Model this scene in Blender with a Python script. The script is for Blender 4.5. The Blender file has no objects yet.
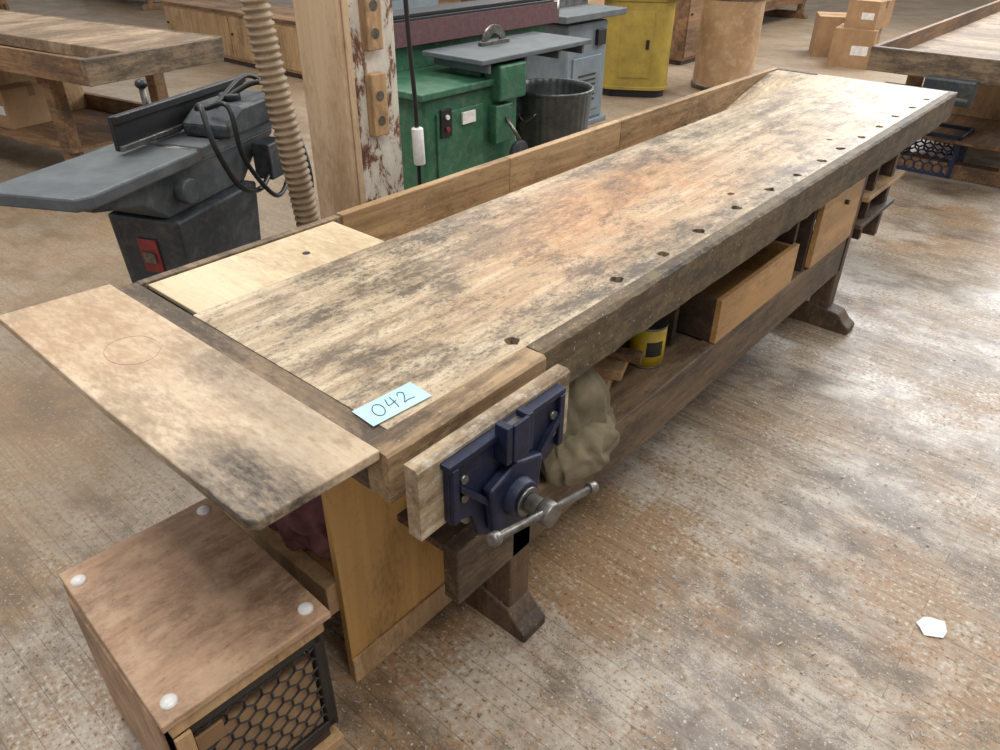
import bpy, bmesh, random
from math import *
from mathutils import Vector, Matrix
from mathutils import noise as mn
random.seed(7)
S=bpy.context.scene
S.view_settings.view_transform='Standard'
def C(r,g,b):
    f=lambda v:((v/255)/12.92 if v/255<=.04045 else ((v/255+.055)/1.055)**2.4)
    return (f(r),f(g),f(b),1)
# ---------------------------------------------------------------- materials
def newmat(name):
    m=bpy.data.materials.new(name);m.use_nodes=True
    nt=m.node_tree;b=nt.nodes["Principled BSDF"]
    return m,nt,b
def nd(nt,t,**k):
    n=nt.nodes.new(t)
    for a,v in k.items(): setattr(n,a,v)
    return n
def coords(nt,scale=(1,1,1),loc=(0,0,0),rot=(0,0,0)):
    tc=nd(nt,"ShaderNodeTexCoord");mp=nd(nt,"ShaderNodeMapping")
    mp.inputs['Scale'].default_value=scale;mp.inputs['Location'].default_value=loc;mp.inputs['Rotation'].default_value=rot
    nt.links.new(tc.outputs['Object'],mp.inputs[0]);return mp.outputs[0]
def noise(nt,vec,scale,detail=6,rough=.6,dist=0):
    n=nd(nt,"ShaderNodeTexNoise");n.inputs['Scale'].default_value=scale;n.inputs['Detail'].default_value=detail
    n.inputs['Roughness'].default_value=rough;n.inputs['Distortion'].default_value=dist
    nt.links.new(vec,n.inputs['Vector']);return n.outputs['Fac']
def ramp(nt,fac,stops):
    r=nd(nt,"ShaderNodeValToRGB");e=r.color_ramp.elements
    while len(e)<len(stops): e.new(.5)
    for i,(p,c) in enumerate(stops):
        e[i].position=p;e[i].color=c if len(c)==4 else (*c,1)
    nt.links.new(fac,r.inputs[0]);return r.outputs[0]
def g(v): return (v,v,v,1)
def mix(nt,fac,a,b,bt='MIX'):
    m=nd(nt,"ShaderNodeMix",data_type='RGBA',blend_type=bt)
    for s,i in ((fac,0),(a,6),(b,7)):
        if hasattr(s,'links'): nt.links.new(s,m.inputs[i])
        elif i==0: m.inputs[0].default_value=s
        else: m.inputs[i].default_value=s
    return m.outputs[2]
def mul(nt,a,b,op='MULTIPLY'):
    m=nd(nt,"ShaderNodeMath",operation=op)
    for i,s in enumerate((a,b)):
        if hasattr(s,'links'): nt.links.new(s,m.inputs[i])
        else: m.inputs[i].default_value=s
    return m.outputs[0]
def combo(nt,a,b,w): return mul(nt,mul(nt,a,1-w),mul(nt,b,w),'ADD')
def spot(nt,col,c,r,color,amt,nz=None):
    "soft stain around a point of the object"
    tc=nd(nt,"ShaderNodeTexCoord");mp=nd(nt,"ShaderNodeMapping")
    mp.inputs['Location'].default_value=tuple(-c[i]/r[i] for i in range(3));mp.inputs['Scale'].default_value=tuple(1/x for x in r)
    nt.links.new(tc.outputs['Object'],mp.inputs[0])
    gd=nd(nt,"ShaderNodeTexGradient",gradient_type='SPHERICAL');nt.links.new(mp.outputs[0],gd.inputs[0])
    f=ramp(nt,gd.outputs['Fac'],[(0,g(0)),(.6,g(amt))])
    if nz is not None: f=mul(nt,f,nz)
    return mix(nt,f,col,color)
def bump(nt,b,h,st=.2,d=.01):
    n=nd(nt,"ShaderNodeBump");n.inputs['Strength'].default_value=st;n.inputs['Distance'].default_value=d
    nt.links.new(h,n.inputs['Height']);nt.links.new(n.outputs[0],b.inputs['Normal'])
def wood(name,c1,c2,axis=0,sc=1.0,stain=None,samt=0.0,speck=0.0,rough=.6,seed=0,sscale=3.0,blotch=None,spots=(),grit=.35):
    m,nt,b=newmat(name)
    s=[30*sc]*3;s[axis]=2.0*sc
    v=coords(nt,tuple(s),(seed*3.1,seed*1.7,seed))
    n1=noise(nt,v,1.0,9,.66,.7)
    col=ramp(nt,n1,[(.32,c2),(.5,tuple((c1[i]+c2[i])/2 for i in range(4))),(.68,c1)])
    v2=coords(nt,(1,1,1),(seed,seed,2.3))
    s2=[sscale]*3;s2[axis]=sscale*.4
    fs=[90]*3;fs[axis]=30
    fine=noise(nt,coords(nt,tuple(fs),(seed,2,1)),1.0,6,.7)
    n2=combo(nt,noise(nt,coords(nt,tuple(s2),(seed*2,1,seed)),1.0,10,.74,.3),fine,.3)
    if stain is not None:
        lo=.57-samt*.18
        col=mix(nt,ramp(nt,n2,[(lo-.04,g(0)),(lo+.08,g(.85))]),col,stain)
    if blotch is not None:
        n4=combo(nt,noise(nt,v2,sscale*2.2,8,.7),fine,.35)
        col=mix(nt,ramp(nt,n4,[(.48,g(0)),(.58,g(.55))]),col,blotch)
    n5=noise(nt,v2,70,6,.75)
    col=mix(nt,ramp(nt,n5,[(.34,g(grit)),(.45,g(0))]),col,tuple(x*.35 for x in c2[:3])+(1,))
    for (c,r,cc,a) in spots: col=spot(nt,col,c,r,cc,a,ramp(nt,n2,[(.36,g(.3)),(.54,g(1))]))
    if speck>0:
        n3=noise(nt,v2,120,4,.6)
        col=mix(nt,ramp(nt,n3,[(.68-speck*.06,g(0)),(.74-speck*.06,g(.6))]),col,C(200,190,168))
    nt.links.new(col,b.inputs['Base Color']);b.inputs['Roughness'].default_value=rough
    bump(nt,b,n1,.35,.004)
    return m
def plain(name,c,c2=None,rough=.5,metal=0,sc=12,amt=.5,speck=0,bmp=0,dust=None):
    m,nt,b=newmat(name);v=coords(nt)
    if c2 is None: c2=tuple(x*.75 for x in c[:3])+(1,)
    n=noise(nt,v,sc,8,.7)
    col=ramp(nt,n,[(.5-amt*.3,c2),(.5+amt*.3,c)])
    if speck:
        n3=noise(nt,v,speck,5,.7);col=mix(nt,ramp(nt,n3,[(.56,g(0)),(.66,g(.8))]),col,c2)
    if dust is not None:
        n4=noise(nt,v,sc*2.3,8,.75);col=mix(nt,ramp(nt,n4,[(.48,g(0)),(.66,g(.6))]),col,dust)
    nt.links.new(col,b.inputs['Base Color']);b.inputs['Roughness'].default_value=rough;b.inputs['Metallic'].default_value=metal
    if bmp: bump(nt,b,n,bmp,.01)
    return m
# ---------------------------------------------------------------- mesh helpers
def empty(name,loc=(0,0,0),rz=0):
    e=bpy.data.objects.new(name,None);e.empty_display_size=.1;e.location=loc;e.rotation_euler=(0,0,radians(rz))
    S.collection.objects.link(e);return e
def obj(name,bm,mat,parent=None,smooth=False,bev=0,seg=2):
    bmesh.ops.recalc_face_normals(bm,faces=bm.faces)
    me=bpy.data.meshes.new(name);bm.to_mesh(me);bm.free()
    if smooth:
        for p in me.polygons:p.use_smooth=True
    o=bpy.data.objects.new(name,me);S.collection.objects.link(o)
    if mat: me.materials.append(mat)
    if parent: o.parent=parent
    if bev:
        md=o.modifiers.new("b",'BEVEL');md.width=bev;md.segments=seg;md.limit_method='ANGLE';md.angle_limit=radians(35)
    return o
def box(par,name,x0,x1,y0,y1,z0,z1,mat,bev=.002):
    bm=bmesh.new();bmesh.ops.create_cube(bm,size=1)
    for v in bm.verts:
        v.co=Vector(((x0+x1)/2+v.co.x*(x1-x0),(y0+y1)/2+v.co.y*(y1-y0),(z0+z1)/2+v.co.z*(z1-z0)))
    return obj(name,bm,mat,par,bev=bev)
def hexa(par,name,bot,top,mat,bev=.002):
    bm=bmesh.new();b=[bm.verts.new(p) for p in bot];t=[bm.verts.new(p) for p in top]
    n=len(b);bm.faces.new(b[::-1]);bm.faces.new(t)
    for i in range(n): bm.faces.new((b[i],b[(i+1)%n],t[(i+1)%n],t[i]))
    return obj(name,bm,mat,par,bev=bev)
def poly(par,name,pts,z0,z1,mat,bev=.002):
    return hexa(par,name,[(x,y,z0) for x,y in pts],[(x,y,z1) for x,y in pts],mat,bev)
def prof(par,name,pts,axis,a0,a1,mat,bev=.002):
    if axis=='x': f=lambda p,a:(a,p[0],p[1])
    else: f=lambda p,a:(p[0],a,p[1])
    return hexa(par,name,[f(p,a0) for p in pts],[f(p,a1) for p in pts],mat,bev)
def cyl(par,name,p0,p1,r0,mat,r1=None,seg=32,bev=0,caps=True):
    p0=Vector(p0);p1=Vector(p1);d=p1-p0;r1=r0 if r1 is None else r1
    bm=bmesh.new();bmesh.ops.create_cone(bm,cap_ends=caps,segments=seg,radius1=r0,radius2=r1,depth=d.length)
    M=Matrix.Translation((p0+p1)/2)@d.to_track_quat('Z','Y').to_matrix().to_4x4()
    bmesh.ops.transform(bm,matrix=M,verts=bm.verts)
    o=obj(name,bm,mat,par,bev=bev)
    for p in o.data.polygons: p.use_smooth=len(p.vertices)==4
    return o
def lathe(par,name,c,prf,mat,seg=48,ridge=0,nr=0):
    bm=bmesh.new();rings=[]
    for r,z in prf:
        ring=[]
        for i in range(seg):
            a=2*pi*i/seg;rr=r*(1+ (ridge*cos(a*nr) if nr else 0))
            ring.append(bm.verts.new((c[0]+rr*cos(a),c[1]+rr*sin(a),c[2]+z)))
        rings.append(ring)
    for k in range(len(rings)-1):
        for i in range(seg):
            bm.faces.new((rings[k][i],rings[k][(i+1)%seg],rings[k+1][(i+1)%seg],rings[k+1][i]))
    return obj(name,bm,mat,par,smooth=True)
def catmull(P,n):
    P=[Vector(p) for p in P];Q=[P[0]*2-P[1]]+P+[P[-1]*2-P[-2]];out=[]
    for i in range(1,len(Q)-2):
        for k in range(n):
            t=k/n;a,b,c,d=Q[i-1],Q[i],Q[i+1],Q[i+2]
            out.append(.5*((2*b)+(c-a)*t+(2*a-5*b+4*c-d)*t*t+(3*b-a-3*c+d)*t**3))
    out.append(P[-1]);return out
def tube(par,name,P,rad,mat,n=12,seg=12,ridge=0,pitch=.03):
    path=catmull(P,n)
    if ridge:
        L=[0]
        for i in range(1,len(path)):L.append(L[-1]+(path[i]-path[i-1]).length)
        N=int(L[-1]/pitch*4);np=[];j=0
        for k in range(N+1):
            s=L[-1]*k/N
            while j<len(L)-2 and L[j+1]<s:j+=1
            t=(s-L[j])/max(1e-9,L[j+1]-L[j]);np.append(path[j].lerp(path[j+1],t))
        path=np
    bm=bmesh.new();rings=[]
    d0=(path[1]-path[0]).normalized();x=d0.orthogonal().normalized()
    for i,p in enumerate(path):
        d=(path[min(i+1,len(path)-1)]-path[max(i-1,0)]).normalized()
        x=(x-d*x.dot(d)).normalized();y=d.cross(x)
        r=rad+(ridge*(1 if i%4 in(0,1) else -1) if ridge else 0)
        rings.append([bm.verts.new(p+(x*cos(2*pi*k/seg)+y*sin(2*pi*k/seg))*r) for k in range(seg)])
    for k in range(len(rings)-1):
        for i in range(seg):
            bm.faces.new((rings[k][i],rings[k][(i+1)%seg],rings[k+1][(i+1)%seg],rings[k+1][i]))
    bm.faces.new(rings[0]);bm.faces.new(rings[-1][::-1])
    return obj(name,bm,mat,par,smooth=True)
def rough_beam(par,name,x0,x1,y0,y1,z0,z1,mat,n=120,j=.003):
    "long beam along x whose long edges are worn and chipped"
    bm=bmesh.new();R=[]
    for i in range(n+1):
        x=x0+(x1-x0)*i/n
        w=abs(mn.noise(Vector((x*9,y0,3))))*j*1.6+abs(mn.noise(Vector((x*31,1,z0))))*j
        w2=abs(mn.noise(Vector((x*7,5,3))))*j*1.2
        q=[(y0+w2*.4,z0+w2),(y1,z0),(y1,z1),(y0+.004+w,z1),(y0,z1-.004-w)]
        R.append([bm.verts.new((x,y,z)) for (y,z) in q])
    for i in range(n):
        for k in range(5): bm.faces.new((R[i][k],R[i][(k+1)%5],R[i+1][(k+1)%5],R[i+1][k]))
    bm.faces.new(R[0]);bm.faces.new(R[-1][::-1])
    return obj(name,bm,mat,par)
def hexgrid(par,name,org,ux,uz,w,h,s,mat,th=.006):
    bm=bmesh.new();ux=Vector(ux);uz=Vector(uz);org=Vector(org);vm={}
    def V(a,b):
        a=min(max(a,0),w);b=min(max(b,0),h);k=(round(a,3),round(b,3))
        if k not in vm: vm[k]=bm.verts.new(org+ux*a+uz*b)
        return vm[k]
    dx=s*sqrt(3);r=0;y=0
    while y<h+s:
        x=(dx/2 if r%2 else 0)
        while x<w+dx/2:
            vs=[]
            for k in range(6):
                a=pi/6+k*pi/3;v=V(x+s*cos(a),y+s*sin(a))
                if v not in vs:vs.append(v)
            if len(vs)>=3:
                ar=0
                cs=[((v.co-org).dot(ux),(v.co-org).dot(uz)) for v in vs]
                for i in range(len(cs)):
                    ar+=cs[i][0]*cs[(i+1)%len(cs)][1]-cs[(i+1)%len(cs)][0]*cs[i][1]
                if abs(ar)>1e-5:
                    try: bm.faces.new(vs)
                    except ValueError: pass
            x+=dx
        y+=1.5*s;r+=1
    o=obj(name,bm,mat,par);m=o.modifiers.new("w",'WIREFRAME');m.thickness=th;m.use_boundary=True;return o
def blob(par,name,c,r,mat,amp=.25,sub=4,fr=3,seed=0,flat=None,folds=0):
    bm=bmesh.new();bmesh.ops.create_icosphere(bm,subdivisions=sub,radius=1)
    for v in bm.verts:
        p=v.co.copy();q=Vector((p.x*fr*.5,p.y*fr,p.z*fr*.5))+Vector((seed,seed*2,0))
        k=1+amp*(1-2.2*abs(mn.noise(q)))*.5
        if folds:
            a=atan2(p.y,p.x)+.9*mn.noise(p*1.3+Vector((seed,0,0)))+.5*p.z
            k+=folds*(abs(sin(a*3.5))-.5)*(1-.6*p.z*p.z)+folds*.5*sin(a*9+p.z*4)*(1-p.z*p.z)
        v.co=Vector((c[0]+p.x*r[0]*k,c[1]+p.y*r[1]*k,c[2]+p.z*r[2]*k))
        if flat is not None and v.co.z<flat: v.co.z=flat
    return obj(name,bm,mat,par,smooth=True)
# ---------------------------------------------------------------- material set
W_jaw=wood("jaw_wood",C(180,158,126),C(122,98,72),0,1,C(78,62,48),.5,.8,.6,2,6,C(204,196,180))
W_block=wood("block_wood",C(184,156,118),C(124,98,72),0,1,C(70,56,42),.4,.4,.6,22,6)
W_end=wood("end_strip_wood",C(146,124,98),C(94,76,58),1,1,C(58,48,38),.5,.3,.6,3,5)
W_apron=wood("apron_wood",C(104,86,60),C(62,50,34),0,1.2,C(42,34,26),.35,.6,.65,4,7,C(124,106,76),grit=.6)
W_flap=wood("flap_wood",C(212,192,164),C(184,162,134),1,.8,C(134,114,92),.2,.1,.45,5,3.5,C(168,140,112),
    [((.39,.80,.86),(.14,.24,.2),C(40,34,30),1.0),((.56,1.05,.86),(.10,.35,.2),C(84,72,60),.6),((.45,1.5,.86),(.2,.35,.2),C(174,136,100),.4)],grit=.15)
W_ply=wood("tray_ply",C(214,196,164),C(196,176,142),1,.6,C(168,144,112),.25,0,.55,6,4,grit=.12)
W_back=wood("tray_board",C(182,150,108),C(136,106,72),0,1,C(100,76,52),.35,.3,.6,7,5)
W_back2=wood("tray_board_b",C(194,162,120),C(148,116,80),0,1,C(106,82,58),.3,.3,.6,27,5)
W_yel=wood("cabinet_ply",C(200,156,94),C(170,126,70),2,.5,C(134,96,54),.2,.0,.5,8,3,grit=.2)
W_yel2=wood("drawer_ply",C(194,150,96),C(160,120,72),0,.6,C(130,98,60),.3,.2,.5,9,4,grit=.2)
W_str=wood("stretcher_wood",C(128,104,78),C(82,64,48),0,1,C(50,40,30),.45,.4,.6,10,4)
W_leg=wood("leg_wood",C(108,84,62),C(68,52,38),2,1,C(46,36,28),.4,.3,.6,11,5)
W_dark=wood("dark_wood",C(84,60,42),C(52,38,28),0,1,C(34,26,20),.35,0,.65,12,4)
W_lid=wood("lid_ply",C(188,152,122),C(150,116,88),0,.8,C(104,80,60),.35,.25,.55,13,5,C(200,168,138))
W_lt=wood("light_wood",C(196,162,120),C(158,124,86),2,.8,C(124,94,64),.25,0,.6,14,4)
W_clad=wood("clad_ply",C(200,174,142),C(178,148,114),2,.5,C(152,122,92),.2,0,.6,24,3,grit=.1)
W_bg=wood("bg_wood",C(158,120,82),C(106,78,54),0,.8,C(70,52,38),.4,.1,.65,15,3)
W_bgtop=wood("bg_bench_top",C(188,166,138),C(146,122,96),1,.7,C(98,80,62),.5,.1,.7,16,2.5)
P_blue=plain("vise_blue",C(20,34,72),C(12,16,28),.5,.2,22,.7,70,0,C(48,50,60))
P_steel=plain("steel",C(136,134,130),C(82,76,70),.4,.85,30,.6)
P_iron=plain("cast_iron",C(108,114,116),C(78,84,88),.55,.3,10,.8,0,.05)
P_jgrey=plain("jointer_grey",C(84,92,96),C(54,60,64),.5,.2,8,.8,45,0,C(112,108,100))
P_jdark=plain("jointer_dark",C(60,68,74),C(36,42,46),.5,.2,8,.8,40,0,C(96,92,86))
P_black=plain("black_plastic",C(30,30,32),C(18,18,20),.45,0,20,.5)
P_green=plain("machine_green",C(54,108,80),C(36,78,56),.5,.05,7,.7,35,0,C(96,124,100))
P_red=plain("belt_red",C(104,72,74),C(80,54,56),.85,0,40,.6)
P_redlabel=plain("red_label",C(146,50,52),C(110,34,36),.5)
P_white=plain("white_plastic",C(230,228,224),C(208,206,200),.4,0,20,.3)
P_paper=plain("paper_cyan",C(180,214,222),C(168,204,214),.6,0,8,.4)
P_scrap=plain("paper_white",C(228,232,232),C(210,212,212),.7)
P_ink=plain("ink",C(30,34,60),C(20,22,40),.6)
P_pencil=plain("pencil",C(140,122,104),C(120,102,86),.6)
P_hose=plain("hose_beige",C(160,138,110),C(126,106,82),.55,0,10,.6)
P_galv=plain("galvanised",C(104,108,108),C(64,68,68),.45,.6,9,.9,30)
P_mgrey=plain("machine_bluegrey",C(124,136,144),C(98,108,116),.5,.1,6,.6)
P_olive=plain("olive_yellow",C(176,152,66),C(140,118,48),.5,.0,6,.7,20)
P_fiber=plain("fiber_drum",C(184,150,112),C(146,114,82),.75,0,5,.8,0,0,C(200,176,146))
P_card=plain("cardboard",C(172,138,102),C(144,112,80),.85,0,6,.6)
P_cardd=plain("carton_tape",C(132,100,68),C(116,88,60),.5,0,6,.6)
P_sack=plain("sack_cloth",C(126,114,90),C(88,80,62),.95,0,14,.7,0,.3)
P_pink=plain("pink_rag",C(140,92,88),C(92,58,58),.9,0,20,.7)
P_canY=plain("can_yellow",C(200,172,44),C(170,140,32),.4)
P_canB=plain("can_black",C(30,34,30),C(20,22,20),.4)
P_cratei=plain("crate_plastic",C(48,42,38),C(30,27,25),.5)
P_crateb=plain("crate_blue",C(44,56,84),C(30,40,60),.5)
P_peel,nt,b=newmat("peeling_paint")
v=coords(nt,(1,1,.45));n=noise(nt,v,14,9,.75,.4)
col=ramp(nt,n,[(.38,C(90,58,44)),(.44,C(128,90,68)),(.48,C(200,192,178)),(.62,C(214,208,194)),(.75,C(146,122,100))])
nt.links.new(col,b.inputs['Base Color']);b.inputs['Roughness'].default_value=.7;bump(nt,b,n,.5,.01)
# worktop
M_top,nt,b=newmat("worktop_wood")
gr=noise(nt,coords(nt,(2.4,40,40)),1,10,.72,.5)
base=ramp(nt,gr,[(.34,C(150,130,102)),(.5,C(186,167,139)),(.66,C(210,195,170))])
fine=noise(nt,coords(nt,(26,60,1),(3,3,0)),1,7,.72)
fin2=noise(nt,coords(nt,(75,95,1),(9,3,0)),1,5,.7)
st=combo(nt,noise(nt,coords(nt,(1.8,4.4,1),(3,1,0)),1.0,11,.75,.4),fine,.34)
st2=combo(nt,noise(nt,coords(nt,(6,12,1),(7,5,0)),1.0,10,.76,.2),fin2,.34)
sm=combo(nt,noise(nt,coords(nt,(2.2,3,1),(1,9,0)),1,9,.7),fin2,.3)
for cx_,cy_,rx,ry,am in ((1.9,1.12,.75,.34,.85),(2.9,1.0,.6,.25,.35),(1.3,1.0,.5,.2,.4)):
    base=spot(nt,base,(cx_,cy_,.86),(rx,ry,.3),C(182,124,70),am,ramp(nt,st,[(.40,g(.25)),(.55,g(1))]))
base=mix(nt,ramp(nt,sm,[(.49,g(0)),(.59,g(.5))]),base,C(158,138,112))
base=mix(nt,ramp(nt,st,[(.495,g(0)),(.57,g(.65))]),base,C(112,92,72))
base=mix(nt,ramp(nt,st2,[(.51,g(0)),(.58,g(.7))]),base,C(76,63,51))
for cx_,cy_,rx,ry,am in ((.95,1.22,.32,.24,.7),(.85,.95,.25,.14,.6),(1.35,1.32,.45,.12,.7),(1.5,.84,.7,.09,.7),(2.4,1.3,.7,.14,.5),(3.3,1.1,.7,.3,.4),(2.6,.84,.9,.07,.6)):
    base=spot(nt,base,(cx_,cy_,.86),(rx,ry,.3),C(64,55,46),am,ramp(nt,st2,[(.45,g(.0)),(.54,g(1))]))
base=mix(nt,ramp(nt,fin2,[(.36,g(.55)),(.44,g(0))]),base,C(62,52,42))
sp=noise(nt,coords(nt),100,4,.6)
base=mix(nt,ramp(nt,sp,[(.64,g(0)),(.70,g(.6))]),base,C(216,208,190))
nt.links.new(base,b.inputs['Base Color'])
nt.links.new(ramp(nt,st,[(.4,g(.54)),(.6,g(.42))]),b.inputs['Roughness']);bump(nt,b,gr,.25,.004)
# floor
M_floor,nt,b=newmat("floor_boards")
tc=nd(nt,"ShaderNodeTexCoord");sx=nd(nt,"ShaderNodeSeparateXYZ");cx=nd(nt,"ShaderNodeCombineXYZ")
nt.links.new(tc.outputs['Object'],sx.inputs[0]);nt.links.new(sx.outputs[1],cx.inputs[0]);nt.links.new(sx.outputs[0],cx.inputs[1])
bk=nd(nt,"ShaderNodeTexBrick");bk.offset=.37;bk.offset_frequency=2
for k,vv in (('Scale',1.0),('Mortar Size',.0013),('Mortar Smooth',.4),('Brick Width',1.9),('Row Height',.057),('Bias',0)): bk.inputs[k].default_value=vv
bk.inputs['Color1'].default_value=g(.25);bk.inputs['Color2'].default_value=g(.80);bk.inputs['Mortar'].default_value=g(.1)
nt.links.new(cx.outputs[0],bk.inputs['Vector'])
fg=noise(nt,coords(nt,(60,3.5,1)),1,9,.74,.3)
fc=ramp(nt,fg,[(.34,C(114,95,76)),(.5,C(146,127,105)),(.66,C(172,155,134))])
bv=ramp(nt,bk.outputs['Color'],[(0,g(.78)),(.25,g(.86)),(.8,g(1.06))])
fc=mix(nt,1.0,fc,bv,'MULTIPLY')
ff=noise(nt,coords(nt,(60,26,1),(5,3,0)),1,7,.75)
ff2=noise(nt,coords(nt,(80,62,1),(2,3,0)),1,5,.72)
l1=combo(nt,noise(nt,coords(nt,(1.0,.8,1),(2,4,0)),1.0,10,.72,.3),ff,.33)
l2=combo(nt,noise(nt,coords(nt,(3.6,2.0,1),(5,1,0)),1.0,10,.76,.2),ff2,.36)
l3=combo(nt,noise(nt,coords(nt,(1.9,1.3,1),(8,3,0)),1.0,10,.74,.3),ff2,.36)
fc=mix(nt,ramp(nt,l1,[(.485,g(0)),(.55,g(.65))]),fc,C(146,110,70))
fc=mix(nt,ramp(nt,l3,[(.48,g(0)),(.56,g(.7))]),fc,C(180,172,160))
fc=mix(nt,ramp(nt,l2,[(.50,g(0)),(.56,g(.8))]),fc,C(82,67,53))
fc=mix(nt,ramp(nt,ff2,[(.58,g(0)),(.63,g(.7))]),fc,C(200,193,180))
fc=mix(nt,ramp(nt,ff2,[(.36,g(.8)),(.42,g(0))]),fc,C(58,46,37))
fc=mix(nt,ramp(nt,bk.outputs['Fac'],[(0,g(0)),(1,g(.5))]),fc,C(54,43,33))
ds=ramp(nt,mul(nt,sx.outputs[1],.25),[(.42,g(0)),(.55,g(.55))])
fc=mix(nt,ds,fc,C(142,122,98))
nt.links.new(fc,b.inputs['Base Color'])
nt.links.new(ramp(nt,l3,[(.42,g(.54)),(.56,g(.33))]),b.inputs['Roughness'])
bump(nt,b,l2,.2,.003)
# ---------------------------------------------------------------- room
bm=bmesh.new();vs=[bm.verts.new(p) for p in ((-5,-7,0),(24,-7,0),(24,24,0),(-5,24,0))];bm.faces.new(vs);obj("floor",bm,M_floor)
P_wall=plain("wall_paint",C(206,202,192),C(190,186,176),.8,0,2,.5)
box(None,"wall_right",24,24.2,-7,24,0,4.5,P_wall,0)
box(None,"wall_back",-5,24,24,24.2,0,4.5,P_wall,0)
# ---------------------------------------------------------------- main workbench
B=empty("workbench");ZT=.86;XE=4.18
top=box(B,"worktop",.635,XE,.79,1.405,.795,ZT,M_top,0)
holes=[(1.0,.825),(1.385,.825),(1.59,.82),(1.79,.825),(2.03,.83),(2.25,.825),(2.45,.82),(2.66,.82),(2.86,.825),(3.07,.82),(3.28,.82),(3.5,.825),(3.72,.82),(3.93,.82),(2.13,.90),(2.95,.90)]
bm=bmesh.new()
for hx,hy in holes:
    n=11;r=.018 if hy<.85 else .012
    ring=[(hx+r*random.uniform(.7,1.3)*cos(2*pi*k/n),hy+r*random.uniform(.7,1.1)*sin(2*pi*k/n)) for k in range(n)]
    lo=[bm.verts.new((x,y,.7)) for x,y in ring];hi=[bm.verts.new((x,y,.9)) for x,y in ring]
    bm.faces.new(lo[::-1]);bm.faces.new(hi)
    for k in range(n): bm.faces.new((lo[k],lo[(k+1)%n],hi[(k+1)%n],hi[k]))
cut=obj("cut",bm,None)
md=top.modifiers.new("h",'BOOLEAN');md.object=cut;md.operation='DIFFERENCE';md.solver='EXACT'
bpy.context.view_layer.update()
dg=bpy.context.evaluated_depsgraph_get();nm=bpy.data.meshes.new_from_object(top.evaluated_get(dg))
top.modifiers.clear();top.data=nm;bpy.data.objects.remove(cut)
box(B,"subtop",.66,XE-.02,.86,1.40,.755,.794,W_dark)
rough_beam(B,"front_apron",1.005,XE,.752,.7895,.735,ZT,W_apron,400,.006)
box(B,"far_end_board",XE-.0,XE+.03,.752,1.655,.745,ZT-.002,W_end)
rough_beam(B,"front_block",.585,1.0,.735,.7895,.76,ZT+.001,W_block,60,.003)
box(B,"end_cap",.588,.6345,.79,1.655,.755,ZT-.001,W_end)
poly(B,"end_leaf",[(.362,.760),(.585,.752),(.585,1.675),(.355,1.70),(.348,1.2),(.352,.78)],.846,.866,W_flap,.003)
box(B,"leaf_bracket",.45,.62,1.1,1.14,.80,.8455,W_dark)
box(B,"leaf_bracket_b",.45,.62,.86,.9,.80,.8455,W_dark)
tube(B,"pencil_circle",[(.475+.05*cos(a*.63)*(1+.05*sin(a)),1.35+.06*sin(a*.63),.8662) for a in range(10)],.0004,P_pencil,6,6)
# tray
seams=[1.22,1.95,2.65,XE]
for i in range(3):
    box(B,"tray_back_board",seams[i]+(.0015 if i else 0),seams[i+1]-.0005,1.628,1.658,.70,ZT+.004,(W_back,W_back2,W_back)[i],.003)
box(B,"tray_rim",.6345,1.2195,1.632,1.656,.75,ZT,W_end)
box(B,"tray_floor",.64,XE-.02,1.405,1.628,.70,.715,W_back)
box(B,"tray_side",.64,XE,1.39,1.4045,.70,.794,W_dark)
box(B,"tray_cover_ply",.648,1.185,1.412,1.626,.845,.857,W_ply)
box(B,"tray_cover_support",1.165,1.185,1.412,1.626,.716,.8445,W_back)
prof(B,"tray_ramp",[(3.45,.7155),(XE-.005,.7155),(XE-.005,.855),(4.05,.855)],'y',1.41,1.626,M_top)
cyl(B,"cover_finger_hole",(1.0,1.5,.8565),(1.0,1.5,.8578),.010,P_black,seg=16)
# trestles
for X,ty in ((.985,.745),(3.17,.69)):
    for y0,y1 in ((.80,.885),(1.49,1.58)):
        box(B,"leg",X,X+.075,y0,y1,.09,.7545,W_leg,.006)
    box(B,"trestle_top",X+.01,X+.065,.83,1.62,.70,.7548,W_leg)
    prof(B,"foot",[(ty,0),(ty,.03),(ty+.03,.05),(ty+.06,.085),(.90,.105),(1.1,.085),(1.3,.085),(1.5,.115),(1.6,.09),(1.70,.04),(1.70,0)],'x',X-.008,X+.083,W_leg,.006)
box(B,"front_stretcher",.80,3.2,.80,.845,.265,.43,W_str,.004)
box(B,"back_stretcher",.80,3.2,1.50,1.54,.265,.43,W_str,.004)
box(B,"shelf",.80,3.17,.8455,1.50,.405,.425,W_str)
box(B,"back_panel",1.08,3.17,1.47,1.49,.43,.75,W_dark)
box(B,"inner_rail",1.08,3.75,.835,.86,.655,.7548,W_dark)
box(B,"drawer_front",1.98,2.58,.80,.82,.432,.585,W_yel2)
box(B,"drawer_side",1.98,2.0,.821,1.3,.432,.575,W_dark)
box(B,"drawer_bottom",2.0,2.58,.821,1.3,.432,.445,W_yel2)
box(B,"drawer_back",1.98,2.58,1.3,1.32,.432,.575,W_yel2)
box(B,"drawer_side_b",2.56,2.58,.821,1.3,.432,.575,W_yel2)
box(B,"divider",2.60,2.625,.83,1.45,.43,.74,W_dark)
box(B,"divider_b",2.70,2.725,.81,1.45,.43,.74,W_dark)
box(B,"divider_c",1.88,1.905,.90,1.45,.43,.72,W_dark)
box(B,"cupboard_door",2.73,3.165,.79,.812,.44,.72,W_yel2)
cyl(B,"cupboard_knob",(2.97,.79,.64),(2.97,.775,.64),.009,P_black,seg=16)
box(B,"end_rack_post",3.62,3.66,.80,.86,.30,.7548,W_leg)
box(B,"end_rack_post_b",3.36,3.39,.80,.86,.36,.7548,W_dark)
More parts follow.
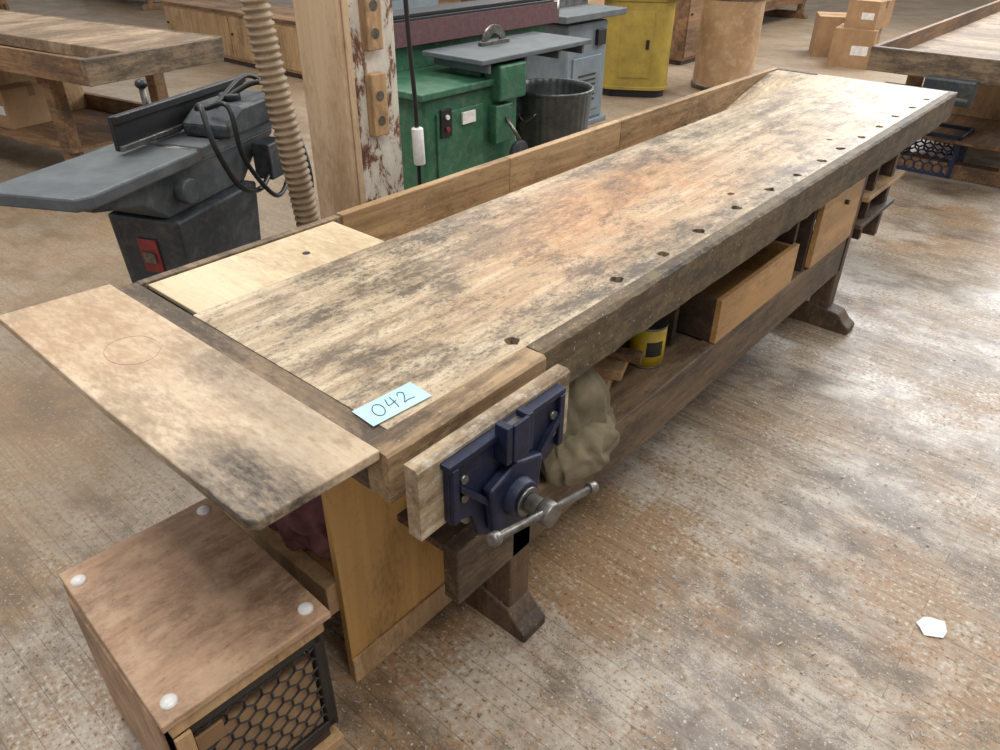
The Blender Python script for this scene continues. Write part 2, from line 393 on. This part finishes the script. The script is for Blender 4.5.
box(B,"end_rack_shelf",3.26,3.76,.78,1.3,.56,.58,W_lt)
box(B,"end_rack_shelf_b",3.26,3.72,.78,1.3,.44,.46,W_leg)
box(B,"end_rack_side",3.70,3.72,.86,1.3,.40,.7548,W_leg)
box(B,"cabinet_front",.625,.985,.99,1.01,.0,.7548,W_yel)
box(B,"cabinet_kick",.622,.985,.982,.9895,.0,.085,W_lt)
box(B,"cabinet_bottom",.64,.985,1.011,1.45,.30,.32,W_yel)
box(B,"cabinet_back",.64,.985,1.45,1.47,.0,.7548,W_yel)
box(B,"cabinet_end",.962,.984,1.011,1.449,.0,.7548,W_dark)
box(B,"cabinet_sill",.60,.6395,1.011,1.47,.24,.33,W_lt)
# ---------------------------------------------------------------- bench vise
V=empty("bench_vise",(-.008,0,.012))
rough_beam(V,"jaw_board",.592,.99,.665,.695,.708,.856,W_jaw,60,.003)
prof(V,"front_plate",[(.645,.835),(.645,.715),(.70,.70),(.715,.64),(.77,.60),(.83,.60),(.88,.64),(.895,.70),(.945,.715),(.945,.835)],'y',.650,.6645,P_blue,.003)
prof(V,"plate_rib",[(.64,.845),(.64,.832),(.95,.832),(.95,.845)],'y',.643,.6648,P_blue,.002)
for a,bb in ((.645,.66),(.93,.945)): box(V,"plate_edge",a,bb,.640,.650,.72,.835,P_blue,.002)
prof(V,"boss_rib",[(.72,.75),(.735,.64),(.79,.605),(.85,.64),(.865,.75),(.79,.775)],'y',.625,.650,P_blue,.006)
prof(V,"web_l",[(.66,.80),(.66,.785),(.735,.70),(.735,.72)],'y',.636,.650,P_blue,.002)
prof(V,"web_r",[(.93,.80),(.93,.785),(.85,.70),(.85,.72)],'y',.636,.650,P_blue,.002)
cyl(V,"screw_boss",(.79,.652,.70),(.79,.605,.70),.043,P_blue,.036,bev=.003)
cyl(V,"lock_disc",(.79,.605,.70),(.79,.598,.70),.028,P_steel)
cyl(V,"screw_hub",(.79,.598,.70),(.79,.545,.70),.019,P_steel,bev=.003)
cyl(V,"hub_cap",(.79,.570,.70),(.79,.542,.70),.024,P_steel,bev=.004)
cyl(V,"handle_bar",(.650,.556,.744),(.925,.556,.667),.0075,P_steel,seg=20)
cyl(V,"handle_knob",(.640,.556,.7468),(.658,.556,.7418),.012,P_steel,seg=20,bev=.003)
cyl(V,"handle_knob_b",(.917,.556,.6692),(.937,.556,.6636),.012,P_steel,seg=20,bev=.003)
for n,(a0,a1,c0,c1) in enumerate(((.755,.77,.79,.868),(.81,.825,.79,.868),(.77,.81,.79,.803))):
    box(V,"dog_guide",a0,a1,.620,.6495,c0,c1,P_blue,.002)
box(V,"dog_front",.77,.81,.617,.6245,.79,.868,P_blue,.002)
box(V,"sliding_dog",.771,.809,.626,.645,.804,.858,P_steel,.002)
for x in (.70,.88): cyl(V,"guide_rod",(x,.66,.69),(x,1.05,.69),.014,P_steel,seg=20)
cyl(V,"lead_screw",(.79,.66,.69),(.79,1.05,.69),.013,P_steel,seg=20)
box(V,"rear_jaw_casting",.70,.94,.70,.7345,.65,.745,P_blue,.004)
for x,z in ((.675,.76),(.915,.76),(.675,.80),(.915,.80)): cyl(V,"bolt",(x,.650,z),(x,.642,z),.009,P_steel,seg=6)
# ---------------------------------------------------------------- label paper
L=empty("paper_label",(.690,.839,.8625),-2)
poly(L,"card",[(-.066,-.030),(.064,-.034),(.067,.028),(-.064,.031)],0,.0008,P_paper,0)
tube(L,"digit_0",[(-.030+.011*cos(a*.65+1)+.004*sin(a*.65+1),.0+.017*sin(a*.65+1),.0012) for a in range(11)],.0008,P_ink,5,6)
tube(L,"digit_4",[(-.002,.017,.0012),(-.009,.0,.0012),(-.006,-.003,.0012),(.010,.001,.0012)],.0008,P_ink,4,6)
tube(L,"digit_4_stem",[(.008,.017,.0012),(.005,0,.0012),(.001,-.018,.0012)],.0008,P_ink,4,6)
tube(L,"digit_2",[(.020,.009,.0012),(.027,.017,.0012),(.034,.010,.0012),(.026,-.004,.0012),(.017,-.015,.0012),(.026,-.013,.0012),(.040,-.015,.0012)],.0008,P_ink,4,6)
# ---------------------------------------------------------------- crate stool
K=empty("milk_crate_stool",(.363,1.122,0),-3)
hw,hl=.157,.228
poly(K,"lid",[(-hw-.012,-hl-.01),(hw+.014,-hl-.012),(hw+.010,hl+.01),(-hw-.005,hl+.012)],.423,.441,W_lid,.003)
box(K,"batten_front",-hw,hw,-hl,-hl+.02,.385,.4225,W_lt)
box(K,"batten_side",-hw-.006,-hw+.014,-hl+.021,hl,.385,.4225,W_lt)
for x,y in ((-.137,-.2),(.140,-.2),(-.140,.19),(.137,.2)):
    c=lathe(K,"lid_pin",(x,y,.441),[(.015,0),(.015,.003),(.012,.006),(.006,.008),(0.0005,.0085)],P_white,24)
def crate(par,hw,hl,z0,z1,mat,s=.03,th=.008):
    for z,hh in ((z0,.02),(z1-.025,.025)):
        box(par,"rim_a",-hw,hw,-hl,-hl+.008,z,z+hh,mat);box(par,"rim_b",-hw,hw,hl-.008,hl,z,z+hh,mat)
        box(par,"rim_c",-hw,-hw+.008,-hl,hl,z,z+hh,mat);box(par,"rim_d",hw-.008,hw,-hl,hl,z,z+hh,mat)
    for sx in (-1,1):
        for sy in (-1,1):
            box(par,"corner_post",min(sx*hw,sx*(hw-.022)),max(sx*hw,sx*(hw-.022)),min(sy*hl,sy*(hl-.022)),max(sy*hl,sy*(hl-.022)),z0,z1,mat,.004)
    h=z1-z0
    hexgrid(par,"lattice_f",(-hw,-hl+.004,z0),(1,0,0),(0,0,1),2*hw,h,s,mat,th)
    hexgrid(par,"lattice_b",(-hw,hl-.004,z0),(1,0,0),(0,0,1),2*hw,h,s,mat,th)
    hexgrid(par,"lattice_l",(-hw+.004,-hl,z0),(0,1,0),(0,0,1),2*hl,h,s,mat,th)
    hexgrid(par,"lattice_r",(hw-.004,-hl,z0),(0,1,0),(0,0,1),2*hl,h,s,mat,th)
crate(K,hw-.004,hl-.006,.08,.383,P_cratei,.021,.006)
box(K,"side_board",-hw-.012,-hw-.004,-hl+.03,hl-.02,.02,.40,W_lid)
box(K,"front_stile",-hw,-hw+.03,-hl-.008,-hl+.0,.0,.384,W_lt)
box(K,"base_board",-hw,hw,-hl,hl,0,.03,W_lt)
box(K,"base_riser",-hw+.02,hw-.02,-hl+.02,hl-.02,.03,.08,W_dark)
box(K,"stored_cartons",-hw+.02,hw-.03,-hl+.02,hl-.03,.09,.30,P_card)
box(K,"crate_label",-hw+.032,-hw+.085,-hl+.0,-hl+.0055,.30,.345,P_cardd,.001)
# ---------------------------------------------------------------- shelf contents
T=empty("coffee_can",(1.765,.925,.4255))
cyl(T,"body",(0,0,0),(0,0,.13),.056,P_canY);
bm=bmesh.new()
for i in range(6):
    a0=radians(-150+i*9);a1=radians(-150+(i+1)*9)
    bm.faces.new([bm.verts.new((.0566*cos(a),.0566*sin(a),z)) for a,z in ((a0,.04),(a1,.04),(a1,.09),(a0,.09))])
obj("label",bm,P_canB,T)
cyl(T,"rim",(0,0,.13),(0,0,.135),.058,P_steel);cyl(T,"rim_b",(0,0,0),(0,0,.005),.058,P_steel)
Q=empty("wood_offcuts",(1.57,.95,.4255),20)
box(Q,"block_a",-.09,.09,-.03,.03,0,.035,W_lt);box(Q,"block_b",-.03,.08,-.06,.05,.0355,.065,W_lt);box(Q,"block_c",.03,.07,-.10,.1,.066,.09,W_bg)
s_=empty("canvas_sack")
blob(s_,"sack_body",(1.25,.86,.53),(.11,.10,.15),P_sack,.25,5,1.4,3,None,.10)
blob(s_,"sack_slump",(1.23,.785,.47),(.115,.06,.075),P_sack,.25,5,1.6,8,None,.14)
blob(s_,"sack_tail",(1.33,.83,.46),(.08,.06,.05),P_sack,.25,4,1.6,5,None,.14)
r_=empty("pink_rags");blob(r_,"rag",(.74,1.18,.36),(.10,.14,.05),P_pink,.5,5,2,5,.3205,.15)
# ---------------------------------------------------------------- floor litter
bm=bmesh.new()
for i in range(420):
    if random.random()<.6: x=random.gauss(2.0,.7);y=random.gauss(.35,.35)
    else: x=random.uniform(.7,4.6);y=random.uniform(-.8,1.6)
    s=random.uniform(.0012,.004);a=random.uniform(0,pi);l=s*random.uniform(1,2.2)
    P=[(x+cos(a)*l*p-sin(a)*s*q*.6,y+sin(a)*l*p+cos(a)*s*q*.6,.002+random.uniform(0,.003)) for p,q in((-1,-1),(1,-1),(1,1),(-1,1))]
    bm.faces.new([bm.verts.new(p) for p in P])
obj("wood_shavings",bm,plain("shaving",C(200,188,162),C(166,146,118),.8,0,3))
bm=bmesh.new();pts=[(1.685,-.025),(1.705,-.065),(1.735,-.068),(1.765,-.055),(1.757,-.02),(1.745,-.008),(1.715,.003),(1.70,-.01)]
c0=bm.verts.new((1.725,-.03,.010));vs=[bm.verts.new((x,y,.002+.003*(i%2))) for i,(x,y) in enumerate(pts)]
for i in range(8): bm.faces.new((c0,vs[i],vs[(i+1)%8]))
obj("paper_scrap",bm,P_scrap)
# ---------------------------------------------------------------- column
P=empty("timber_column")
box(P,"post_core",1.58,1.80,2.01,2.20,0,3.2,P_peel,.004)
box(P,"ply_cladding",1.56,1.5795,2.0,2.215,0,3.2,W_clad)
box(P,"corner_strip",1.58,1.605,1.995,2.0095,0,3.2,W_clad)
for z,h in ((.93,.2),(1.2,.16)):
    box(P,"outlet_block",1.655,1.72,1.975,2.0095,z,z+h,W_lt,.004)
    for k in (0,1): cyl(P,"outlet_hole",(1.688,1.976,z+.05+.08*k),(1.688,1.9735,z+.05+.08*k),.016,P_steel,seg=20)
Cb=empty("power_cable")
tube(Cb,"cable",[(1.80,1.97,2.6),(1.82,1.97,1.4),(1.84,1.97,1.0),(1.85,1.98,.7),(1.87,2.0,.02)],.008,P_black)
cyl(Cb,"foam_sleeve",(1.842,1.965,.80),(1.838,1.965,.93),.021,P_white,bev=.004)
H_=empty("dust_hose")
tube(H_,"duct",[(1.54,2.5,2.6),(1.56,2.47,1.7),(1.585,2.45,1.2),(1.615,2.42,.8),(1.66,2.42,.35),(1.68,2.42,.02)],.046,P_hose,20,20,.004,.026)
# ---------------------------------------------------------------- jointer
J=empty("jointer",(1.25,2.68,0),23)
hexa(J,"pedestal",[(-.17,-.14,0),(.24,-.14,0),(.24,.12,0),(-.17,.12,0)],[(-.21,-.17,.66),(.28,-.17,.66),(.28,.13,.66),(-.21,.13,.66)],P_jdark,.012)
box(J,"plinth",-.20,.27,-.17,.14,0,.05,P_jdark,.005)
prof(J,"bed_casting",[(-.19,.6605),(.26,.6605),(.34,.73),(.50,.79),(.50,.8145),(-.50,.8145),(-.50,.79),(-.30,.74)],'y',-.13,.15,P_jgrey,.01)
poly(J,"infeed_table",[(-.60,.16),(-.57,-.14),(-.52,-.17),(-.02,-.17),(-.02,.17),(-.59,.19)],.8155,.86,P_iron,.008)
poly(J,"outfeed_table",[(.02,-.15),(.62,-.15),(.62,.17),(.02,.17)],.8155,.858,P_iron,.006)
cyl(J,"cutterhead",(0,-.15,.835),(0,.17,.835),.022,P_steel)
box(J,"fence",-.17,.58,.03,.05,.875,.99,P_black,.003)
box(J,"fence_rib_top",-.17,.58,.016,.0295,.965,.992,P_black,.003)
box(J,"fence_rib_low",-.17,.58,.016,.0295,.875,.895,P_steel,.003)
box(J,"fence_carriage",.04,.2,.06,.26,.865,.90,P_jdark,.004)
for x in (-.0,.35): cyl(J,"fence_link",(x,.06,.93),(x+.05,.2,.9),.014,P_steel)
cyl(J,"fence_lock",(.1,.12,.90),(.1,.12,1.03),.012,P_steel);blob(J,"lock_knob",(.1,.12,1.04),(.022,.022,.018),P_black,.02,3)
prof(J,"cutter_guard",[(.12,.862),(.55,.862),(.55,.92),(.47,.96),(.22,.96),(.12,.91)],'y',-.20,.0,P_jdark,.012)
cyl(J,"guard_knob",(.3,-.1,.96),(.3,-.1,.985),.04,P_black,bev=.005)
box(J,"switch_box",.30,.42,-.235,-.155,.66,.80,P_jdark,.006)
cyl(J,"motor_housing",(.33,-.02,.52),(.33,.2,.52),.10,P_jdark,bev=.01)
hexa(J,"badge",[(-.206,-.06,.45),(-.206,.02,.45),(-.199,.02,.45),(-.199,-.06,.45)],[(-.214,-.06,.58),(-.214,.02,.58),(-.207,.02,.58),(-.207,-.06,.58)],P_redlabel)
hexa(J,"badge_plate",[(-.2155,-.045,.49),(-.2155,.005,.49),(-.20,.005,.49),(-.20,-.045,.49)],[(-.2165,-.045,.53),(-.2165,.005,.53),(-.20,.005,.53),(-.20,-.045,.53)],P_steel,.0)
cyl(J,"hand_wheel",(-.12,-.15,.745),(-.12,-.19,.745),.045,P_jgrey,bev=.006)
tube(J,"cable_a",[(.10,-.10,.97),(.0,-.20,1.0),(-.03,-.25,.88),(.05,-.26,.72),(.2,-.24,.66),(.36,-.2,.70)],.010,P_black)
tube(J,"cable_b",[(.25,-.08,.96),(.40,-.18,1.01),(.46,-.25,.88),(.44,-.28,.6),(.42,-.25,.3),(.40,-.2,.02)],.010,P_black)
tube(J,"cable_c",[(.2,-.1,.96),(.45,-.1,1.02),(.53,-.2,.85),(.47,-.3,.6),(.46,-.2,.3)],.009,P_black)
tube(J,"cable_d",[(.15,-.1,.96),(.12,-.22,.98),(.12,-.25,.8),(.25,-.27,.62),(.4,-.24,.66),(.45,-.2,.80)],.009,P_black)
# ---------------------------------------------------------------- edge belt sander (green)
G=empty("belt_sander")
box(G,"cabinet",2.62,3.35,2.75,3.25,.05,.78,P_green,.015)
box(G,"plinth",2.60,3.37,2.73,3.27,0,.05,P_green,.006)
box(G,"top_plate",2.58,3.4,2.72,3.28,.78,.815,P_green,.006)
cyl(G,"motor",(3.36,3.0,.55),(3.58,3.0,.55),.11,P_jdark,bev=.01)
box(G,"door",2.70,3.05,2.738,2.75,.25,.70,P_green,.004)
box(G,"switch_plate",2.72,2.80,2.728,2.74,.58,.72,P_black,.003)
for z,m_ in ((.62,P_redlabel),(.68,P_white)): cyl(G,"button",(2.76,2.728,z),(2.76,2.715,z),.012,m_)
box(G,"name_plate",2.88,2.98,2.728,2.74,.62,.68,P_white,.001)
box(G,"lever_box",3.10,3.24,2.69,2.75,.48,.68,P_green,.005)
cyl(G,"lever",(3.18,2.70,.62),(3.20,2.60,.50),.01,P_steel);cyl(G,"tilt_wheel",(3.28,2.69,.40),(3.28,2.66,.40),.07,P_jdark,bev=.004)
box(G,"trunnion",3.12,3.34,2.68,2.8,.70,.88,P_green,.01)
box(G,"work_table",2.98,3.95,2.68,3.12,.90,.925,P_iron,.004)
for x in (3.05,3.35,3.65,3.88): box(G,"table_rib",x,x+.02,2.70,3.1,.85,.8995,P_iron)
box(G,"table_post",3.1,3.3,2.81,3.0,.815,.8995,P_green,.004)
prof(G,"belt_platen",[(2.80,.94),(4.25,.94),(4.25,1.08),(2.80,1.08)],'y',3.18,3.34,P_black,.004)
for x in (2.80,4.25): cyl(G,"drum",(x,3.26,.94),(x,3.26,1.08),.085,P_steel)
box(G,"belt_front",2.80,4.25,3.170,3.179,.945,1.065,P_red,.001);box(G,"belt_rear",2.80,4.25,3.341,3.35,.945,1.065,P_red,.001)
box(G,"guard_top",2.75,4.30,3.19,3.36,1.081,1.10,P_black,.003)
box(G,"unit_base",2.7,4.2,3.22,3.34,.815,.9395,P_green,.004)
box(G,"rear_column",3.5,3.8,3.2,3.4,0,.8145,P_green,.01)
prof(G,"miter_gauge",[(3.42+.10*cos(a*pi/12),.926+.10*sin(a*pi/12)) for a in range(13)]+[(3.42+.055*cos(a*pi/12),.926+.055*sin(a*pi/12)) for a in range(12,-1,-1)],'y',2.98,2.995,P_steel,.001)
box(G,"miter_bar",3.30,3.54,2.97,3.0,.9255,.945,P_steel)
# ---------------------------------------------------------------- trash can
A=empty("trash_can",(3.80,2.84,0))
lathe(A,"can_wall",(0,0,0),[(.0,.01),(.18,.01),(.195,.03),(.20,.05),(.235,.63),(.238,.64),(.246,.645),(.248,.655),(.242,.663),(.232,.66),(.225,.63),(.19,.03),(0,.03)],P_galv,96,.012,32)
for a in (0,pi): tube(A,"handle",[(.235*cos(a)+.0,.06,.55),(.26*cos(a),.06,.54),(.27*cos(a),0,.50),(.26*cos(a),-.06,.54),(.235*cos(a),-.06,.55)],.006,P_steel,6,8)
lathe(A,"contents",(0,0,.45),[(.0,.05),(.1,.04),(.20,0)],P_sack)
# ---------------------------------------------------------------- blue-grey machine
E=empty("spindle_machine",(5.35,3.95,0),0)
box(E,"cabinet",-.28,.28,-.28,.28,.04,.80,P_mgrey,.02);box(E,"plinth",-.31,.31,-.31,.31,0,.04,P_mgrey,.006)
box(E,"side_door",-.2,.2,-.292,-.28,.12,.55,P_mgrey,.006);box(E,"table",-.42,.42,-.36,.36,.83,.88,P_iron,.006);box(E,"neck",-.2,.2,-.2,.2,.80,.83,P_mgrey)
for k in range(6): box(E,"louver",-.12,.12,-.298,-.292,.2+.04*k,.215+.04*k,P_black,.001)
box(E,"switch",.1,.22,-.31,-.28,.62,.74,P_black,.004)
box(E,"switch_side",-.30,-.28,-.1,.1,.60,.70,P_black,.004)
box(E,"fence",-.4,.4,.02,.06,.88,1.0,P_steel,.004)
# ---------------------------------------------------------------- yellow rounded cabinet
O=empty("machine_cabinet",(6.80,4.10,0),-58)
def rrect(w,d,r,n=8):
    pts=[]
    for sx,sy,a0 in ((1,1,0),(-1,1,90),(-1,-1,180),(1,-1,270)):
        for k in range(n+1):
            a=radians(a0+90*k/n);pts.append((sx*(w-r)+r*cos(a),sy*(d-r)+r*sin(a)))
    return pts
poly(O,"body",rrect(.33,.30,.17),.07,.84,P_olive,.004);poly(O,"plinth",rrect(.31,.28,.15),0,.07,P_black,.002)
poly(O,"base_flange",rrect(.345,.315,.18),.07,.10,P_olive,.003);poly(O,"top_rim",rrect(.345,.315,.18),.84,.875,P_olive,.003)
poly(O,"top",rrect(.42,.34,.05),.8755,.91,P_jdark,.004)
box(O,"door",-.15,.15,-.3065,-.30,.18,.76,P_olive,.003);box(O,"door_latch",.09,.12,-.322,-.3066,.44,.52,P_black,.002)
cyl(O,"spindle",(0,0,.91),(0,0,1.05),.05,P_steel,bev=.004)
Fd=empty("fiber_drum",(7.60,3.52,0))
lathe(Fd,"shell",(0,0,0),[(0,.0),(.295,.0),(.30,.03),(.295,.06),(.295,.80),(.302,.82),(.302,.86),(.29,.862),(.285,.82),(.28,.1),(0,.1)],P_fiber,64)
for z in (.03,.84): lathe(Fd,"hoop",(0,0,z),[(.297,-.02),(.308,-.015),(.308,.015),(.297,.02)],P_steel,64)
# ---------------------------------------------------------------- benches
def simple_bench(name,loc,rz,L_,W_,h=.86):
    e=empty(name,loc,rz)
    box(e,"top",0,L_,0,W_*.7,h-.07,h,W_bgtop,.005);box(e,"tray",0,L_,W_*.7,W_-.03,h-.12,h-.10,W_bgtop)
    box(e,"tray_board",0,L_,W_-.03,W_,h-.14,h,W_bg);box(e,"apron",-.02,L_,-.04,-.0005,h-.13,h,W_end,.005)
    box(e,"end_board",-.05,-.001,-.0,W_,h-.14,h,W_end,.005)
    for x in (.55,L_-.75):
        for y in (.03,W_-.2): box(e,"leg",x,x+.09,y,y+.09,.08,h-.1405,W_bg,.006)
        prof(e,"foot",[(-.06,0),(-.05,.05),(.08,.1),(W_-.1,.1),(W_+.02,.04),(W_+.02,0)],'x',x-.01,x+.10,W_bg,.006)
        box(e,"cross_rail",x+.01,x+.08,.0,W_-.05,h-.2,h-.1405,W_bg)
    box(e,"stretcher",.5,L_-.6,.04,.08,.22,.36,W_bg);box(e,"shelf",.5,L_-.6,.08,W_-.1,.24,.26,W_bg)
    box(e,"cabinet",L_*.35,L_*.6,.08,W_-.15,.2605,h-.15,W_lt)
    return e
rb=simple_bench("workbench.001",(5.35,.55,0),0,3.8,.95)
box(rb,"face_vise",-.14,-.05,.30,.58,.60,.74,P_jdark,.01);cyl(rb,"vise_screw",(-.14,.44,.66),(-.28,.44,.66),.02,P_steel);cyl(rb,"vise_bar",(-.26,.30,.66),(-.26,.58,.66),.009,P_steel)
cyl(rb,"vise_drum",(.1,.5,.55),(.1,.85,.55),.09,P_jdark)
lb=simple_bench("workbench.002",(2.72,4.75,0),100,4.2,.95)
K2=empty("milk_crate",(6.05,1.13,0),0);crate(K2,.165,.19,.0,.28,P_crateb,.035,.012)
box(K2,"bottom",-.15,.15,-.17,.17,.012,.018,P_crateb)
simple_bench("workbench.003",(10.6,.8,0),0,3.6,.95)
simple_bench("workbench.004",(10.6,5.0,0),0,3.6,.95)
simple_bench("workbench.005",(6.6,8.6,0),0,3.8,.95)
simple_bench("workbench.006",(4.2,12.0,0),90,3.8,.95)
simple_bench("workbench.007",(11.5,9.0,0),0,3.8,.95)
simple_bench("workbench.008",(7.5,13.0,0),90,3.8,.95)
def cab(name,x,y,w,d,h,mat,rz=0,n=3):
    e=empty(name,(x,y,0),rz)
    box(e,"case",0,w,0,d,.05,h-.02,mat,.004);box(e,"top",-.02,w+.02,-.02,d+.02,h-.02,h+.01,W_bg);box(e,"kick",.02,w-.02,.02,d,0,.05,W_dark)
    for i in range(n):
        a=w*i/n+.015;bb=w*(i+1)/n-.015;box(e,"door_panel",a,bb,-.015,-.0005,.08,h-.05,mat,.003);cyl(e,"knob",(a+.05,-.016,h*.6),(a+.05,-.035,h*.6),.012,P_black,seg=12)
    return e
cab("low_cabinet",4.9,9.6,2.8,.6,.55,W_lt,-90,2)
cab("storage_cabinet",8.35,4.4,1.6,.6,.9,W_bg,0,3)
cab("storage_cabinet.001",7.6,6.6,1.6,.6,.9,W_bg,0,3)
cab("storage_cabinet.002",5.2,6.2,1.0,.5,.8,P_mgrey,0,2)
def carton(name,x,y,z,w,d,h,rz):
    e=empty(name,(x,y,z),rz)
    t=.006
    box(e,"bottom",0,w,0,d,0,t,P_card,0);box(e,"side_a",0,w,0,t,t,h,P_card,0);box(e,"side_b",0,w,d-t,d,t,h,P_card,0)
    box(e,"side_c",0,t,t,d-t,t,h,P_card,0);box(e,"side_d",w-t,w,t,d-t,t,h,P_card,0)
    box(e,"flap",0.003,w*.495,.003,d-.003,h,h+.005,P_card,0);box(e,"flap_b",w*.505,w-.003,.003,d-.003,h,h+.005,P_card,0)
    box(e,"tape",w*.44,w*.56,-.001,d+.001,h+.0052,h+.0062,P_cardd,0);box(e,"tape_drop",w*.44,w*.56,-.0012,-.0002,h*.75,h+.006,P_cardd,0)
    box(e,"shipping_label",-.0012,-.0002,d*.1,d*.5,h*.35,h*.6,P_white,0)
carton("cardboard_box",9.6,2.7,0,.5,.45,.4,10);carton("cardboard_box.001",9.65,2.75,.4066,.4,.35,.28,-5);carton("cardboard_box.002",10.2,3.1,0,.5,.45,.45,25)
carton("cardboard_box.003",1.75,5.9,.262,.4,.3,.25,10)
d2=empty("fiber_drum.001",(8.8,6.0,0));lathe(d2,"shell",(0,0,0),[(0,0),(.28,0),(.28,.8),(.27,.8),(.27,.1),(0,.1)],P_fiber,48)
# ---------------------------------------------------------------- light
w=bpy.data.worlds.new("shop_ambient");S.world=w;w.use_nodes=True
w.node_tree.nodes["Background"].inputs[0].default_value=(.97,.98,1,1);w.node_tree.nodes["Background"].inputs[1].default_value=.56
def area(name,loc,rot,sx,sy,e,col=(1,.97,.92)):
    l=bpy.data.lights.new(name,'AREA');l.shape='RECTANGLE';l.size=sx;l.size_y=sy;l.energy=e;l.color=col
    o=bpy.data.objects.new(name,l);S.collection.objects.link(o);o.location=loc;o.rotation_euler=[radians(a) for a in rot];return o
for i,(x,y) in enumerate(((.5,-1),(.5,3.5),(4,1),(4,5.5),(8,1),(8,6),(12,3))): area("ceiling_light_%d"%i,(x,y,4.2),(0,0,0),1.6,1.6,96)
o=area("window_light",(12.5,.3,4.4),(0,0,0),7,2.6,620,(.93,.97,1))
o.rotation_euler=(Vector((2.5,0,0))-Vector((12.5,.3,4.4))).to_track_quat('-Z','Y').to_euler()
# ---------------------------------------------------------------- camera
s=.540;c=.8415;th=radians(40.5);ct,stt=cos(th),sin(th)
right=Vector((stt,-ct,0));up=Vector((ct*s,stt*s,c));fwd=Vector((ct*c,stt*c,-s));ro=.0084
R=(right+up*ro).normalized();U=(up-right*ro).normalized();Fw=-(R.cross(U))
M=Matrix((( R.x,U.x,Fw.x*-1,0),(R.y,U.y,Fw.y*-1,0),(R.z,U.z,Fw.z*-1,1.61),(0,0,0,1)))
ca=bpy.data.cameras.new("camera");ca.sensor_width=36;ca.lens=26.64
co=bpy.data.objects.new("camera",ca);S.collection.objects.link(co);co.matrix_world=M;S.camera=co
